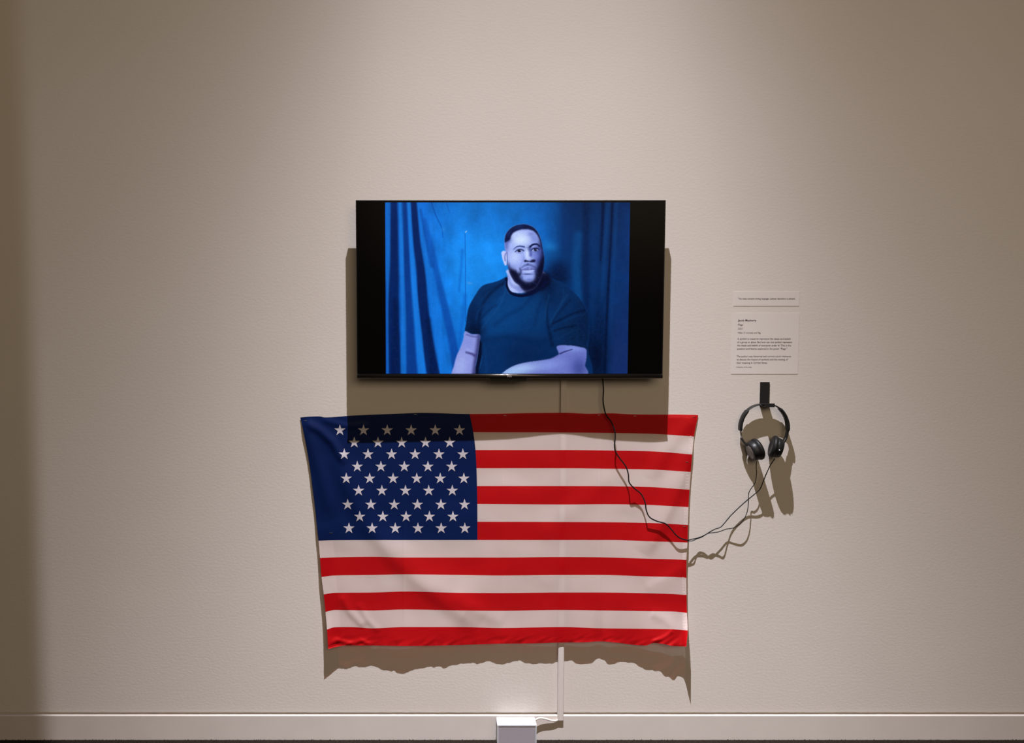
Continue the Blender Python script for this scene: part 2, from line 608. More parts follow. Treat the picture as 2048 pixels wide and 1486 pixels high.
# --- the picture on the screen, painted as colours on a fine grid
def portrait():
    PX0, PY0, PW, PH = 771.0, 405.0, 490.0, 342.0
    NU, NV = 614, 430
    U, V = np.meshgrid(np.linspace(0, 1, NU), np.linspace(0, 1, NV))
    Y = PY0 + V * PH
    X = PX0 + U * (PW - (Y - PY0) * 7.0 / 342.0)
    img = np.zeros((NV, NU, 3))
    step = PW / (NU - 1)

    def blur(m, s):
        s = s / step
        if s < .3:
            return m
        r = int(math.ceil(3 * s))
        k = np.exp(-.5 * (np.arange(-r, r + 1) / s) ** 2)
        k /= k.sum()
        p = np.pad(m, ((r, r), (r, r)), mode='edge')
        p = np.apply_along_axis(lambda a: np.convolve(a, k, 'valid'), 0, p)
        return np.apply_along_axis(lambda a: np.convolve(a, k, 'valid'), 1, p)

    def noise(sx, sy, seed, octv=3):
        g = np.random.default_rng(seed)
        out = np.zeros((NV, NU))
        amp = 1.0
        for o in range(octv):
            nx, ny = max(2, int(PW / sx)) + 3, max(2, int(PH / sy)) + 3
            grid = g.uniform(-1, 1, (ny, nx))
            gx, gy = U * (nx - 2.001), V * (ny - 2.001)
            ix, iy = gx.astype(int), gy.astype(int)
            fx, fy = gx - ix, gy - iy
            fx, fy = fx * fx * (3 - 2 * fx), fy * fy * (3 - 2 * fy)
            out += amp * ((grid[iy, ix] * (1 - fx) + grid[iy, ix + 1] * fx) * (1 - fy) + (grid[iy + 1, ix] * (1 - fx) + grid[iy + 1, ix + 1] * fx) * fy)
            amp *= .5
            sx, sy = sx / 2, sy / 2
        return out

    def put(mask, col, alpha=1.0):
        a = np.clip(mask * alpha, 0, 1)[..., None]
        img[:] = img * (1 - a) + np.array(col, float) * a

    def inside(pts):
        m = np.zeros((NV, NU), bool)
        q = len(pts)
        for i in range(q):
            (xa, ya), (xb, yb) = pts[i], pts[(i + 1) % q]
            if ya == yb:
                continue
            c = ((ya > Y) != (yb > Y)) & (X < (xb - xa) * (Y - ya) / (yb - ya) + xa)
            m ^= c
        return m.astype(float)

    def poly(pts, col, soft=.7, alpha=1.0, smooth=True, clip=None):
        p = catmull(pts, 6, True) if smooth else pts
        m = blur(inside([(float(a), float(b)) for a, b in p]), soft)
        if clip is not None:
            m = m * clip
        if col is not None:
            put(m, col, alpha)
        return m

    def stroke(pts, w0, w1, col, soft=1.5, alpha=1.0, clip=None, smooth=True, fade=(1, 1)):
        p = catmull(pts, 6) if smooth and len(pts) > 2 else [np.array(a, float) for a in pts]
        q = len(p) - 1
        best = np.full((NV, NU), -1e9)
        al = np.zeros((NV, NU))
        for i in range(q):
            a, b = p[i], p[i + 1]
            dx, dy = b - a
            t = np.clip(((X - a[0]) * dx + (Y - a[1]) * dy) / (dx * dx + dy * dy + 1e-9), 0, 1)
            dist = np.hypot(X - a[0] - t * dx, Y - a[1] - t * dy)
            w = (w0 + (w1 - w0) * (i + t) / q) / 2
            val = w - dist
            fd = fade[0] + (fade[1] - fade[0]) * (i + t) / q
            up = val > best
            best = np.where(up, val, best)
            al = np.where(up, fd, al)
        m = np.clip(best / (2 * soft) + .5, 0, 1)
        m = m * m * (3 - 2 * m) * al
        if clip is not None:
            m = m * clip
        put(m, col, alpha)

    def blob(cx, cy, rx, ry, col, alpha=1.0, rot=0.0, clip=None, p=1.0):
        c, s = math.cos(math.radians(rot)), math.sin(math.radians(rot))
        dx, dy = X - cx, Y - cy
        m = np.exp(-(((dx * c + dy * s) / rx) ** 2 + ((-dx * s + dy * c) / ry) ** 2) ** p)
        if clip is not None:
            m = m * clip
        put(m, col, alpha)

    def grad(stops):
        xs = [s[0] for s in stops]
        return np.stack([np.interp(X, xs, [s[1][k] for s in stops]) for k in range(3)], -1)

    # backdrop
    img[:] = grad([(771, (14, 88, 178)), (860, (18, 112, 212)), (930, (22, 138, 238)), (1000, (22, 138, 236)), (1060, (16, 112, 205)), (1110, (10, 90, 172)), (1150, (8, 66, 135)), (1200, (9, 58, 122)), (1262, (16, 64, 138))])
    blob(950, 520, 70, 90, (30, 155, 252), .65)
    blob(975, 430, 80, 40, (20, 120, 218), .5)
    blob(905, 690, 45, 70, (18, 108, 205), .55)
    blob(900, 430, 40, 40, (22, 128, 225), .4)
    n1 = noise(26, 34, 3, 4)
    img *= (1 + .075 * n1[..., None])
    # left folds, fanning out towards the floor
    dk, dk2 = (6, 34, 92), (9, 58, 138)
    stroke([(780, 400), (778, 560), (774, 750)], 16, 9, (22, 112, 208), 3, .9)
    stroke([(788.5, 400), (789, 516), (787, 613), (789, 750)], 13, 25, dk, 3, .95)
    stroke([(771, 560), (771, 750)], 3, 5, (12, 70, 160), 2, .8)
    stroke([(810, 400), (813, 480), (815, 589), (820, 686), (823, 750)], 8, 24, dk2, 4, .95)
    stroke([(801, 400), (803.6, 492), (805, 564), (807, 637), (806, 750)], 5, 12, (26, 126, 222), 2.5, .95, fade=(1, .55))
    stroke([(828, 400), (834, 480), (842, 540), (846, 613), (855, 686), (866, 750)], 13, 26, dk, 3, .97)
    stroke([(818, 400), (822, 480), (827, 552), (833, 625), (839, 686), (843, 750)], 6, 15, (26, 128, 228), 2.5, .95, fade=(1, .85))
    stroke([(838, 400), (846, 480), (856, 540), (866, 601), (876, 661), (889, 750)], 8, 16, (22, 122, 222), 3, .9, fade=(.8, .9))
    stroke([(850, 440), (863, 492), (875, 552), (892, 625), (908, 700), (914, 750)], 7, 20, (9, 66, 156), 4, .85, fade=(.5, 1))
    stroke([(842, 420), (853, 480), (864, 530)], 4, 8, (10, 72, 160), 3, .6)
    stroke([(790, 600), (790, 750)], 10, 18, (5, 22, 64), 6, .6)
    stroke([(856, 640), (868, 750)], 10, 16, (5, 22, 64), 6, .5)
    stroke([(864, 406), (872, 430), (884, 455), (886, 474)], 2.2, 1.2, (9, 78, 168), 1.2, .8)
    stroke([(893, 404), (900, 425)], 1.6, 1, (10, 84, 176), 1, .6)
    stroke([(930.5, 466), (931, 540), (930.5, 640)], 1.4, 1.8, (8, 74, 158), 1.1, .6, smooth=False)
    stroke([(925, 500), (922, 540), (918, 580)], 5, 3, (12, 92, 190), 4, .5)
    stroke([(930, 590), (925, 640), (918, 690)], 8, 6, (12, 92, 188), 5, .5)
    stroke([(931.5, 464), (934, 461)], 2, 1.4, (170, 205, 240), .6, .9)
    blob(939, 565, 5, 2.4, (95, 165, 235), .7, 20)
    blob(887, 458, 4, 5, (60, 160, 250), .4)
    blob(863, 455, 5, 10, (40, 145, 245), .4)
    img *= (1 + .05 * noise(7, 90, 31, 2)[..., None] * np.clip((930 - X) / 60, 0, 1)[..., None])
    # right side of the backdrop
    stroke([(1142, 398), (1140, 440), (1133, 480), (1128, 530)], 40, 26, (7, 58, 124), 12, .85)
    blob(1148, 430, 22, 45, (8, 60, 128), .6)
    blob(1099, 492, 15, 11, (26, 128, 208), .85, 18)
    blob(1104, 515, 22, 12, (14, 100, 176), .6)
    blob(1120, 548, 22, 32, (4, 28, 72), .95, -20)
    blob(1103, 560, 18, 26, (3, 22, 60), .85)
    stroke([(1158, 470), (1153, 540), (1160, 610)], 17, 17, (12, 92, 168), 7, .75)
    stroke([(1173, 405), (1172, 500), (1172, 620), (1176, 700)], 13, 16, (6, 40, 96), 6, .75)
    stroke([(1192, 405), (1190, 520), (1189, 640)], 13, 12, (11, 66, 138), 6, .7, fade=(1, .3))
    stroke([(1207, 400), (1204, 470), (1201, 520)], 7, 3, (5, 32, 84), 2.5, .9)
    stroke([(1217, 400), (1210, 500), (1203, 600), (1198, 680)], 7, 9, (15, 80, 156), 3, .8, fade=(1, .3))
    stroke([(1226, 400), (1222, 480), (1217, 560), (1212, 660), (1208, 750)], 4, 6, (5, 30, 78), 2, .9)
    stroke([(1234, 400), (1229, 500), (1224, 600), (1220, 680)], 6, 8, (18, 82, 160), 4, .7, fade=(1, .3))
    blob(1192, 715, 26, 62, (5, 20, 56), .95)
    blob(1200, 640, 12, 40, (6, 30, 76), .6)
    m = np.clip((X - 1216 + (Y - 600) * .04) / 18, 0, 1) * np.clip((Y - 560) / 160, 0, 1)
    put(m, (30, 58, 128), .8)

    img *= (1 - .20 * np.clip((X - 1090) / 70, 0, 1) - .10 * np.clip((470 - Y) / 60, 0, 1) * np.clip((X - 880) / 60, 0, 1))[..., None]
    img *= np.array([.9, .93, .96])

    def Z2(pts):
        return [(880 + a * .21534, 430 + b * .21534) for a, b in pts]

    def Z3(pts):
        return [(980 + a * .11444, 430 + b * .11444) for a, b in pts]

    # shirt and torso
    shirt_pts = Z2([(640, 556), (560, 598), (490, 622), (420, 640), (372, 672), (335, 728), (300, 785), (268, 850), (250, 930), (240, 1010), (232, 1074), (290, 1100), (368, 1110), (372, 1140), (388, 1190), (388, 1330), (345, 1490), (330, 1560), (1330, 1560), (1368, 1240), (1380, 1130), (1387, 1010), (1372, 900), (1335, 825), (1272, 742), (1205, 680), (1142, 626), (1060, 592), (985, 556), (900, 520), (750, 520)])
    sh = poly(shirt_pts, (9, 58, 126), .8)
    blob(*Z2([(620, 960)])[0], 42, 60, (11, 92, 180), .8, clip=sh)
    blob(*Z2([(720, 840)])[0], 60, 30, (10, 84, 166), .7, clip=sh)
    blob(*Z2([(480, 1050)])[0], 22, 30, (12, 92, 178), .7, clip=sh)
    blob(*Z2([(900, 1000)])[0], 30, 50, (10, 78, 152), .6, clip=sh)
    blob(*Z2([(760, 1290)])[0], 75, 36, (7, 42, 100), .75, clip=sh)
    blob(*Z2([(500, 1330)])[0], 30, 34, (9, 66, 142), .6, clip=sh)
    blob(*Z2([(1230, 1080)])[0], 34, 36, (9, 48, 100), .9, clip=sh)
    blob(*Z2([(1330, 1000)])[0], 18, 60, (8, 36, 84), .8, clip=sh)
    blob(*Z2([(1130, 760)])[0], 30, 26, (9, 52, 112), .8, clip=sh)
    blob(*Z2([(960, 640)])[0], 18, 12, (3, 12, 40), .95, clip=sh)
    blob(*Z2([(1010, 720)])[0], 14, 22, (6, 40, 96), .7, clip=sh)
    blob(*Z2([(300, 960)])[0], 16, 34, (7, 42, 100), .9, clip=sh)
    blob(*Z2([(330, 1060)])[0], 16, 12, (5, 26, 68), .9, clip=sh)
    blob(*Z2([(420, 720)])[0], 22, 18, (9, 58, 124), .7, clip=sh)
    # folds
    S = lambda pts, w0, w1, c, so=1.5, al=.8, fade=(1, 1): stroke(Z2(pts), w0 * .9, w1 * .9, c, so * 1.7, al * .72, sh, fade=fade)
    S([(600, 620), (480, 710), (410, 800), (370, 900), (360, 1040), (362, 1108)], 6, 5, (4, 26, 72), 2.2, .85)
    S([(560, 640), (450, 690), (400, 740)], 4, 3, (6, 36, 88), 2, .6)
    S([(620, 640), (585, 760), (520, 880), (430, 980), (385, 1060)], 2.5, 4, (24, 112, 200), 2, .7, (1, .6))
    S([(560, 760), (470, 900), (400, 970)], 3, 3, (22, 106, 196), 2, .6)
    S([(400, 830), (350, 900), (335, 960)], 3, 2, (16, 84, 166), 1.6, .6)
    S([(520, 830), (440, 890), (380, 960)], 4, 3, (5, 36, 90), 2, .6)
    S([(860, 740), (760, 850), (620, 930), (500, 1020)], 7, 8, (6, 48, 112), 4, .6)
    S([(940, 800), (900, 900), (880, 1010)], 5, 7, (6, 44, 104), 3.5, .6)
    S([(1000, 760), (990, 900), (1000, 1010), (1020, 1110), (1040, 1200)], 4, 7, (4, 24, 66), 2.5, .85)
    S([(1010, 740), (985, 850), (975, 960)], 3, 3, (22, 100, 182), 1.8, .7)
    S([(1180, 740), (1120, 830), (1060, 930), (1030, 990)], 3, 4, (20, 92, 166), 2, .7)
    S([(1140, 680), (1150, 740), (1120, 820)], 2.5, 2.5, (20, 88, 160), 1.6, .6)
    S([(1210, 780), (1140, 860), (1060, 960), (1030, 1030)], 4, 4, (5, 30, 76), 2, .7)
    S([(1340, 880), (1230, 910), (1130, 960), (1050, 1000)], 3, 4, (4, 20, 58), 1.6, .9)
    S([(1340, 915), (1240, 940), (1150, 980)], 3, 3, (16, 74, 140), 1.8, .6)
    S([(1260, 1020), (1160, 1040), (1060, 1070)], 3, 4, (4, 20, 58), 1.6, .85)
    S([(1270, 1060), (1170, 1100), (1090, 1150)], 3, 3, (16, 72, 136), 2, .5)
    S([(1250, 1130), (1170, 1170)], 3, 2, (5, 26, 70), 2, .5)
    S([(380, 1170), (500, 1145), (640, 1130), (760, 1150), (900, 1170), (1000, 1160)], 9, 12, (6, 40, 98), 6, .7)
    S([(400, 1200), (420, 1320), (430, 1480)], 4, 6, (14, 82, 164), 3, .6)
    S([(380, 1130), (372, 1110)], 4, 3, (8, 60, 130), 2, .5)
    S([(242, 1060), (300, 1085), (366, 1092)], 2, 2, (4, 22, 60), 1, .7)
    S([(1085, 1200), (1200, 1196), (1300, 1212), (1362, 1230)], 2, 2, (6, 26, 66), 1.2, .6)
    img *= (1 - .26 * sh)[..., None]
    # shadow between near arm and body
    poly(Z2([(362, 1112), (372, 1140), (390, 1195), (388, 1300), (368, 1400), (345, 1500), (300, 1500), (330, 1380), (345, 1290)]), (4, 8, 34), 1.2, .95)
    # near arm
    arm = poly(Z2([(230, 1076), (290, 1102), (366, 1110), (362, 1180), (352, 1255), (342, 1320), (325, 1400), (300, 1500), (112, 1500), (128, 1395), (150, 1310), (185, 1230), (214, 1150)]), (158, 160, 234), .8)
    blob(*Z2([(190, 1400)])[0], 13, 26, (190, 196, 255), .7, 15, arm)
    blob(*Z2([(255, 1180)])[0], 10, 14, (150, 156, 236), .6, 0, arm)
    stroke(Z2([(370, 1110), (352, 1240), (335, 1330), (310, 1500)]), 10, 8, (54, 54, 112), 5, .9, arm)
    stroke(Z2([(240, 1272), (285, 1284), (318, 1300)]), 3, 6, (72, 66, 130), 2.4, .85, arm)
    stroke(Z2([(245, 1105), (300, 1122), (366, 1128)]), 3, 4, (88, 92, 160), 2.5, .7, arm)
    stroke(Z2([(250, 1240), (290, 1262)]), 4, 4, (178, 182, 250), 2, .6, arm)
    # far forearm
    arm2 = poly(Z2([(1085, 1213), (1200, 1207), (1300, 1224), (1352, 1242), (1357, 1310), (1342, 1390), (1305, 1500), (545, 1500), (570, 1474), (625, 1430), (700, 1392), (800, 1366), (900, 1352), (1010, 1334), (1075, 1306), (1100, 1285)]), (122, 128, 208), .8)
    blob(*Z2([(760, 1430)])[0], 44, 12, (188, 208, 255), .95, -8, arm2)
    blob(*Z2([(640, 1460)])[0], 24, 10, (182, 208, 255), .8, -20, arm2)
    blob(*Z2([(1000, 1390)])[0], 30, 10, (150, 160, 238), .7, -10, arm2)
    blob(*Z2([(1240, 1235)])[0], 22, 7, (150, 164, 240), .8, 0, arm2)
    blob(*Z2([(1290, 1420)])[0], 16, 22, (70, 80, 156), .9, 0, arm2)
    blob(*Z2([(930, 1462)])[0], 24, 6, (120, 124, 206), .6, 0, arm2)
    stroke(Z2([(1225, 1244), (1165, 1262), (1110, 1285)]), 1.6, 3.0, (44, 44, 104), 1.2, .85, arm2)
    stroke(Z2([(1010, 1338), (1080, 1308), (1104, 1285)]), 2, 3, (96, 96, 170), 2, .5, arm2)
    am = np.clip(arm + arm2, 0, 1)[..., None]
    img *= 1 - am * np.array([.13, .08, .06])
    # neck
    nk = poly(Z2([(628, 560), (628, 640), (655, 700), (720, 718), (800, 712), (870, 690), (960, 620), (960, 520), (640, 500)]), (166, 184, 248), .8)
    blob(*Z2([(670, 660)])[0], 12, 16, (190, 206, 255), .6, 0, nk)
    blob(*Z2([(880, 640)])[0], 22, 22, (5, 10, 40), 1, 0, nk, 2)
    blob(*Z2([(800, 660)])[0], 14, 9, (40, 46, 104), .9, 0, nk)
    poly(Z2([(790, 715), (830, 650), (960, 520), (1030, 590), (980, 660), (900, 712), (840, 735)]), (5, 10, 40), 3.0, .97)
    stroke(Z2([(632, 560), (660, 640), (740, 690)]), 4, 8, (120, 136, 214), 3, .6, nk)
    stroke(Z2([(617, 588), (617, 650), (650, 712), (730, 742), (810, 736), (880, 706), (950, 660), (985, 610)]), 5.5, 6, (5, 14, 50), 1, 1)
    stroke(Z2([(608, 610), (606, 660), (640, 726)]), 1.4, 1.4, (18, 88, 170), .9, .7)
    # head
    head = poly(Z3([(262, 450), (268, 360), (310, 280), (380, 215), (470, 172), (590, 156), (680, 170), (770, 215), (830, 280), (870, 360), (897, 450), (916, 550), (936, 640), (946, 740), (940, 840), (926, 940), (906, 1040), (880, 1120), (840, 1200), (790, 1262), (720, 1302), (640, 1318), (575, 1290), (510, 1212), (440, 1162), (390, 1090), (350, 1010), (325, 920), (305, 840), (300, 760), (290, 680), (268, 600), (258, 520)]), (150, 168, 240), .7)
    Bz = lambda x, y, rx, ry, c, a=.8, rot=0, p=1.0: blob(980 + x * .11444, 430 + y * .11444, rx * .11444, ry * .11444, c, a, rot, head, p)
    St = lambda pts, w0, w1, c, so=.8, a=.9, fade=(1, 1): stroke(Z3(pts), w0 * .11444, w1 * .11444, c, so, a, head, fade=fade)
    Bz(930, 760, 110, 420, (10, 16, 58), 1.0, 0, 1.6)
    Bz(850, 760, 80, 260, (64, 78, 156), .8)
    Bz(540, 420, 190, 120, (206, 224, 255), 1.0)
    Bz(480, 330, 110, 50, (190, 208, 255), .8)
    Bz(430, 720, 120, 130, (188, 206, 255), .95)
    Bz(350, 560, 60, 120, (168, 186, 250), .8)
    Bz(780, 400, 70, 90, (120, 138, 214), .8)
    Bz(720, 330, 60, 40, (110, 124, 200), .6)
    Bz(800, 700, 60, 70, (112, 128, 208), .85)
    Bz(870, 620, 30, 60, (80, 96, 176), .7)
    # temple fade and hair
    Bz(285, 520, 50, 110, (96, 112, 190), .9)
    Bz(310, 430, 60, 50, (60, 74, 144), .8)
    hair = Z3([(255, 470), (262, 360), (304, 275), (376, 208), (466, 165), (590, 148), (684, 162), (778, 207), (840, 275), (882, 360), (912, 460), (930, 570), (908, 580), (888, 480), (856, 390), (806, 310), (742, 264), (650, 244), (560, 246), (486, 266), (420, 300), (378, 350), (354, 420), (310, 448)])
    poly(hair, (9, 18, 58), 1.1, .97, clip=head)
    Bz(500, 205, 120, 30, (20, 40, 98), .7, -15)
    Bz(330, 320, 30, 60, (28, 46, 104), .7, 30)
    # ear
    ear = poly(Z3([(203, 650), (232, 616), (275, 628), (300, 690), (300, 780), (296, 850), (268, 872), (240, 822), (216, 744)]), (186, 200, 255), .5)
    stroke(Z3([(275, 660), (262, 720), (268, 790)]), 2.2, 2.2, (104, 100, 168), 1, .8, ear)
    stroke(Z3([(296, 640), (304, 760), (302, 860)]), 1.6, 1.6, (70, 80, 150), .7, .8)
    # brows and eyes
    St([(412, 596), (455, 556), (520, 536), (600, 548)], 10, 30, (52, 66, 132), .9, .9)
    St([(610, 562), (690, 560)], 8, 10, (70, 84, 152), .7, .7)
    Bz(688, 585, 40, 50, (44, 54, 122), .85)
    St([(704, 546), (752, 510), (820, 502), (872, 538)], 36, 22, (14, 22, 66), .9, .95)
    Bz(520, 588, 84, 18, (112, 128, 200), .75)
    Bz(500, 612, 90, 30, (150, 168, 232), .4)
    Bz(790, 592, 70, 34, (70, 84, 156), .6)
    poly(Z3([(446, 632), (492, 604), (552, 602), (584, 624), (548, 642), (490, 646)]), (138, 152, 214), .45, .9)
    poly(Z3([(726, 610), (766, 582), (820, 582), (846, 600), (812, 622), (760, 626)]), (152, 168, 226), .45, .9)
    blob(*Z3([(514, 618)])[0], 3.4, 2.9, (8, 10, 34), 1, p=2.5)
    blob(*Z3([(796, 599)])[0], 3.3, 2.9, (8, 10, 34), 1, p=2.5)
    blob(*Z3([(528, 608)])[0], .8, .8, (190, 208, 255), .75)
    blob(*Z3([(808, 590)])[0], .8, .8, (190, 208, 255), .75)
    St([(438, 634), (492, 598), (552, 594), (594, 618)], 12, 18, (22, 28, 74), .7, .95)
    St([(716, 612), (764, 574), (822, 573), (864, 596)], 15, 16, (12, 18, 58), .7, .95)
    St([(455, 652), (515, 662), (575, 646)], 6, 6, (92, 106, 174), .9, .6)
    St([(740, 634), (795, 636), (846, 612)], 6, 6, (60, 72, 140), .9, .6)
    # nose
    Bz(648, 670, 36, 100, (206, 222, 255), .95)
    Bz(716, 680, 26, 90, (74, 88, 166), .9)
    Bz(690, 742, 50, 26, (192, 208, 255), .8)
    Bz(596, 740, 22, 40, (140, 156, 228), .5)
    poly(Z3([(594, 786), (622, 774), (664, 788), (706, 792), (752, 766), (788, 774), (796, 804), (740, 818), (690, 810), (640, 808), (606, 812)]), (12, 14, 50), .9, .95)
    St([(600, 730), (572, 790), (540, 860), (516, 920)], 8, 18, (110, 124, 200), 1.8, .5)
    # beard
    hd = np.clip(1.9 * blur(head, 1.0), 0, 1)
    poly(Z3([(298, 800), (330, 880), (400, 930), (470, 968), (520, 1010), (540, 1080), (590, 1140), (690, 1160), (764, 1120), (796, 1040), (800, 960), (850, 880), (890, 780), (960, 700), (960, 920), (924, 1040), (900, 1120), (860, 1210), (806, 1276), (726, 1318), (640, 1332), (566, 1302), (500, 1222), (430, 1170), (378, 1098), (338, 1012), (312, 920)]), (7, 10, 40), 2.8, .98, clip=hd)
    Bz(400, 890, 70, 40, (120, 136, 210), .35)
    Bz(332, 900, 22, 70, (50, 62, 130), .7)
    # mouth
    Bz(650, 862, 90, 26, (128, 144, 216), .55)
    St([(560, 905), (610, 872), (660, 858), (716, 868), (790, 912), (806, 980)], 26, 44, (40, 48, 108), 2.4, .5)
    Bz(560, 860, 26, 22, (160, 176, 240), .5)
    Bz(660, 850, 16, 18, (44, 52, 116), .7)
    St([(528, 930), (540, 985), (522, 1030)], 26, 38, (14, 18, 58), 2.6, .65)
    Bz(486, 950, 16, 44, (150, 166, 236), .6)
    poly(Z3([(556, 944), (612, 918), (664, 902), (698, 910), (742, 906), (780, 930), (730, 944), (680, 948), (610, 952)]), (104, 112, 186), .7, .9)
    poly(Z3([(570, 956), (630, 956), (690, 951), (772, 948), (740, 982), (680, 1002), (616, 990)]), (176, 192, 250), .8, .9)
    St([(548, 948), (620, 953), (690, 946), (786, 938)], 6, 7, (30, 32, 84), .5, .85)
    Bz(692, 928, 12, 12, (180, 196, 250), .6)
    Bz(650, 1022, 90, 12, (26, 34, 88), .75)
    Bz(636, 1068, 84, 34, (150, 168, 238), .85)
    Bz(690, 1118, 60, 20, (90, 106, 184), .6)
    Bz(560, 1080, 20, 40, (60, 72, 140), .5)
    St([(430, 1152), (500, 1206), (560, 1186)], 10, 10, (36, 52, 116), 1.4, .5)
    for (x, y) in ((830, 1000), (800, 1190), (760, 1170), (850, 1080), (700, 1210), (620, 1190)):
        Bz(x, y, 12, 12, (44, 60, 128), .45)
    img *= 1 + .10 * (noise(3, 3, 41, 2) * (img.mean(-1) < 40))[..., None]
    # panel grain
    img *= (1 + .028 * rng.normal(size=(NV, NU))[..., None])
    img += 1.5 * noise(6, 6, 21, 2)[..., None]
    c = np.clip(img, 0, 255) / 255.0
    lin = np.where(c <= .04045, c / 12.92, ((c + .055) / 1.055) ** 2.4)
    me = bpy.data.meshes.new('displayed_picture')
    VX = sx0 + U * (sx1 - sx0)
    VZ = sz1 + V * (sz0 - sz1)
    co = np.stack([VX, np.full_like(VX, -TVD - .0008), VZ], -1)
    me.vertices.add(NU * NV)
    me.vertices.foreach_set('co', co.ravel())
    idx = np.arange(NU * NV).reshape(NV, NU)
    q = np.stack([idx[1:, :-1], idx[1:, 1:], idx[:-1, 1:], idx[:-1, :-1]], -1).reshape(-1, 4)
    me.loops.add(q.size)
    me.loops.foreach_set('vertex_index', q.ravel().astype(np.int32))
    me.polygons.add(len(q))
    me.polygons.foreach_set('loop_start', (np.arange(len(q)) * 4).astype(np.int32))
    me.update(calc_edges=True)
    at_ = me.color_attributes.new('picture', 'FLOAT_COLOR', 'POINT')
    at_.data.foreach_set('color', np.concatenate([lin, np.ones((NV, NU, 1))], -1).astype(np.float32).ravel())
    m, N, L, b = mat_base('lit_screen_picture')
    a = N.new('ShaderNodeAttribute')
    a.attribute_name = 'picture'
    b.inputs['Base Color'].default_value = (.0005, .0005, .0005, 1)
    b.inputs['Roughness'].default_value = .25
    b.inputs['Specular IOR Level'].default_value = .02
    L.new(a.outputs['Color'], b.inputs['Emission Color'])
    b.inputs['Emission Strength'].default_value = 1.0
    o = link_mesh('displayed_picture', me, m, scr)
    tag(o, 'blue toned portrait of a bearded man in a dark T-shirt before a draped curtain')


portrait()

# ------------------------------------------------------------------ flag
# edge and stripe lines of the hanging cloth (photograph pixels), k = 0 top edge .. 13 bottom edge
KL = {0: (600.5, 835), 1: (609, 873), 2: (615.5, 908), 3: (621, 944), 4: (625.5, 979), 5: (630, 1014), 6: (633.5, 1048), 7: (637, 1081.5), 8: (640, 1116), 9: (643, 1154), 10: (647.5, 1188.8), 11: (651, 1224), 12: (654, 1259), 13: (656.5, 1298)}
KR = {0: (1396.5, 830), 1: (1388, 873), 2: (1384.5, 909), 3: (1381.5, 944), 4: (1379, 979.4), 5: (1377, 1014), 6: (1376, 1050), 7: (1375, 1085), 8: (1372.8, 1119.7), 9: (1372.6, 1155.7), 10: (1373, 1190), 11: (1374, 1225.8), 12: (1375.5, 1261), 13: (1372.5, 1293)}
KC = [939.4, 946.5, 951, 953, 954, 954.6, 954.8, 954.8] + [955] * 6
TOPX = [(620, 833.2), (639, 832.8), (650, 834.8), (707, 831), (805, 827), (844, 825.6), (939, 828), (1000, 827.5), (1060, 826), (1130, 825.4), (1180, 827.5), (1220, 826.5), (1260, 828.5), (1300, 829), (1350, 829)]
KM = {1: [(950, 864.4), (1130, 865), (1220, 866), (1300, 867.5), (1345, 870)],
      2: [(950, 900), (1130, 900), (1220, 901), (1300, 902.5), (1345, 905.5)],
      3: [(950, 936.5), (1130, 936.5), (1220, 937.6), (1300, 939), (1345, 941.5)],
      4: [(950, 972), (1130, 972), (1220, 972.5), (1300, 974), (1345, 977)],
      5: [(950, 1008), (1130, 1009), (1220, 1008.5), (1300, 1010), (1345, 1012.5)],
      6: [(950, 1043.6), (1130, 1044), (1220, 1044.5), (1300, 1046), (1345, 1048)],
      7: [(670, 1080.3), (745, 1080), (810, 1080), (950, 1080), (1000, 1080), (1124, 1080), (1220, 1080), (1300, 1082.7), (1345, 1084)],
      8: [(670, 1114.7), (745, 1113.6), (810, 1115), (920, 1115), (1000, 1115), (1124, 1114), (1200, 1114.5), (1300, 1117.5), (1345, 1118.5)],
      9: [(670, 1151), (745, 1150), (810, 1148.7), (920, 1150), (1000, 1151), (1124, 1150), (1200, 1150), (1300, 1153), (1345, 1154)],
      10: [(670, 1185.6), (745, 1185), (810, 1183), (920, 1185.6), (1000, 1186), (1124, 1185), (1200, 1185), (1300, 1186.6), (1345, 1188)],
      11: [(670, 1220), (745, 1221), (810, 1219), (920, 1221), (1000, 1221.7), (1124, 1220), (1200, 1221), (1300, 1222.4), (1345, 1223)],
      12: [(670, 1254.5), (700, 1254), (745, 1256.6), (810, 1254), (920, 1254), (1000, 1256), (1124, 1254), (1200, 1256.5), (1300, 1257.7), (1345, 1258.5)],
      13: [(670, 1294.5), (690, 1291), (745, 1291), (810, 1292), (860, 1291.5), (920, 1290), (1000, 1287.5), (1060, 1287), (1124, 1285), (1170, 1284.5), (1200, 1282.5), (1230, 1285), (1290, 1291), (1308, 1286), (1330, 1288.5), (1345, 1292)]}


def pchip(xs, ys, x):
    xs, ys, x = np.array(xs, float), np.array(ys, float), np.asarray(x, float)
    h = np.diff(xs)
    dl = np.diff(ys) / h
    d = np.zeros_like(ys)
    for i in range(1, len(xs) - 1):
        if dl[i - 1] * dl[i] > 0:
            w1, w2 = 2 * h[i] + h[i - 1], h[i] + 2 * h[i - 1]
            d[i] = (w1 + w2) / (w1 / dl[i - 1] + w2 / dl[i])
    d[0], d[-1] = dl[0], dl[-1]
    i = np.clip(np.searchsorted(xs, x) - 1, 0, len(h) - 1)
    t = np.clip((x - xs[i]) / h[i], 0, 1)
    return ys[i] * (2 * t ** 3 - 3 * t ** 2 + 1) + h[i] * d[i] * (t ** 3 - 2 * t ** 2 + t) + ys[i + 1] * (-2 * t ** 3 + 3 * t ** 2) + h[i] * d[i + 1] * (t ** 3 - t ** 2)


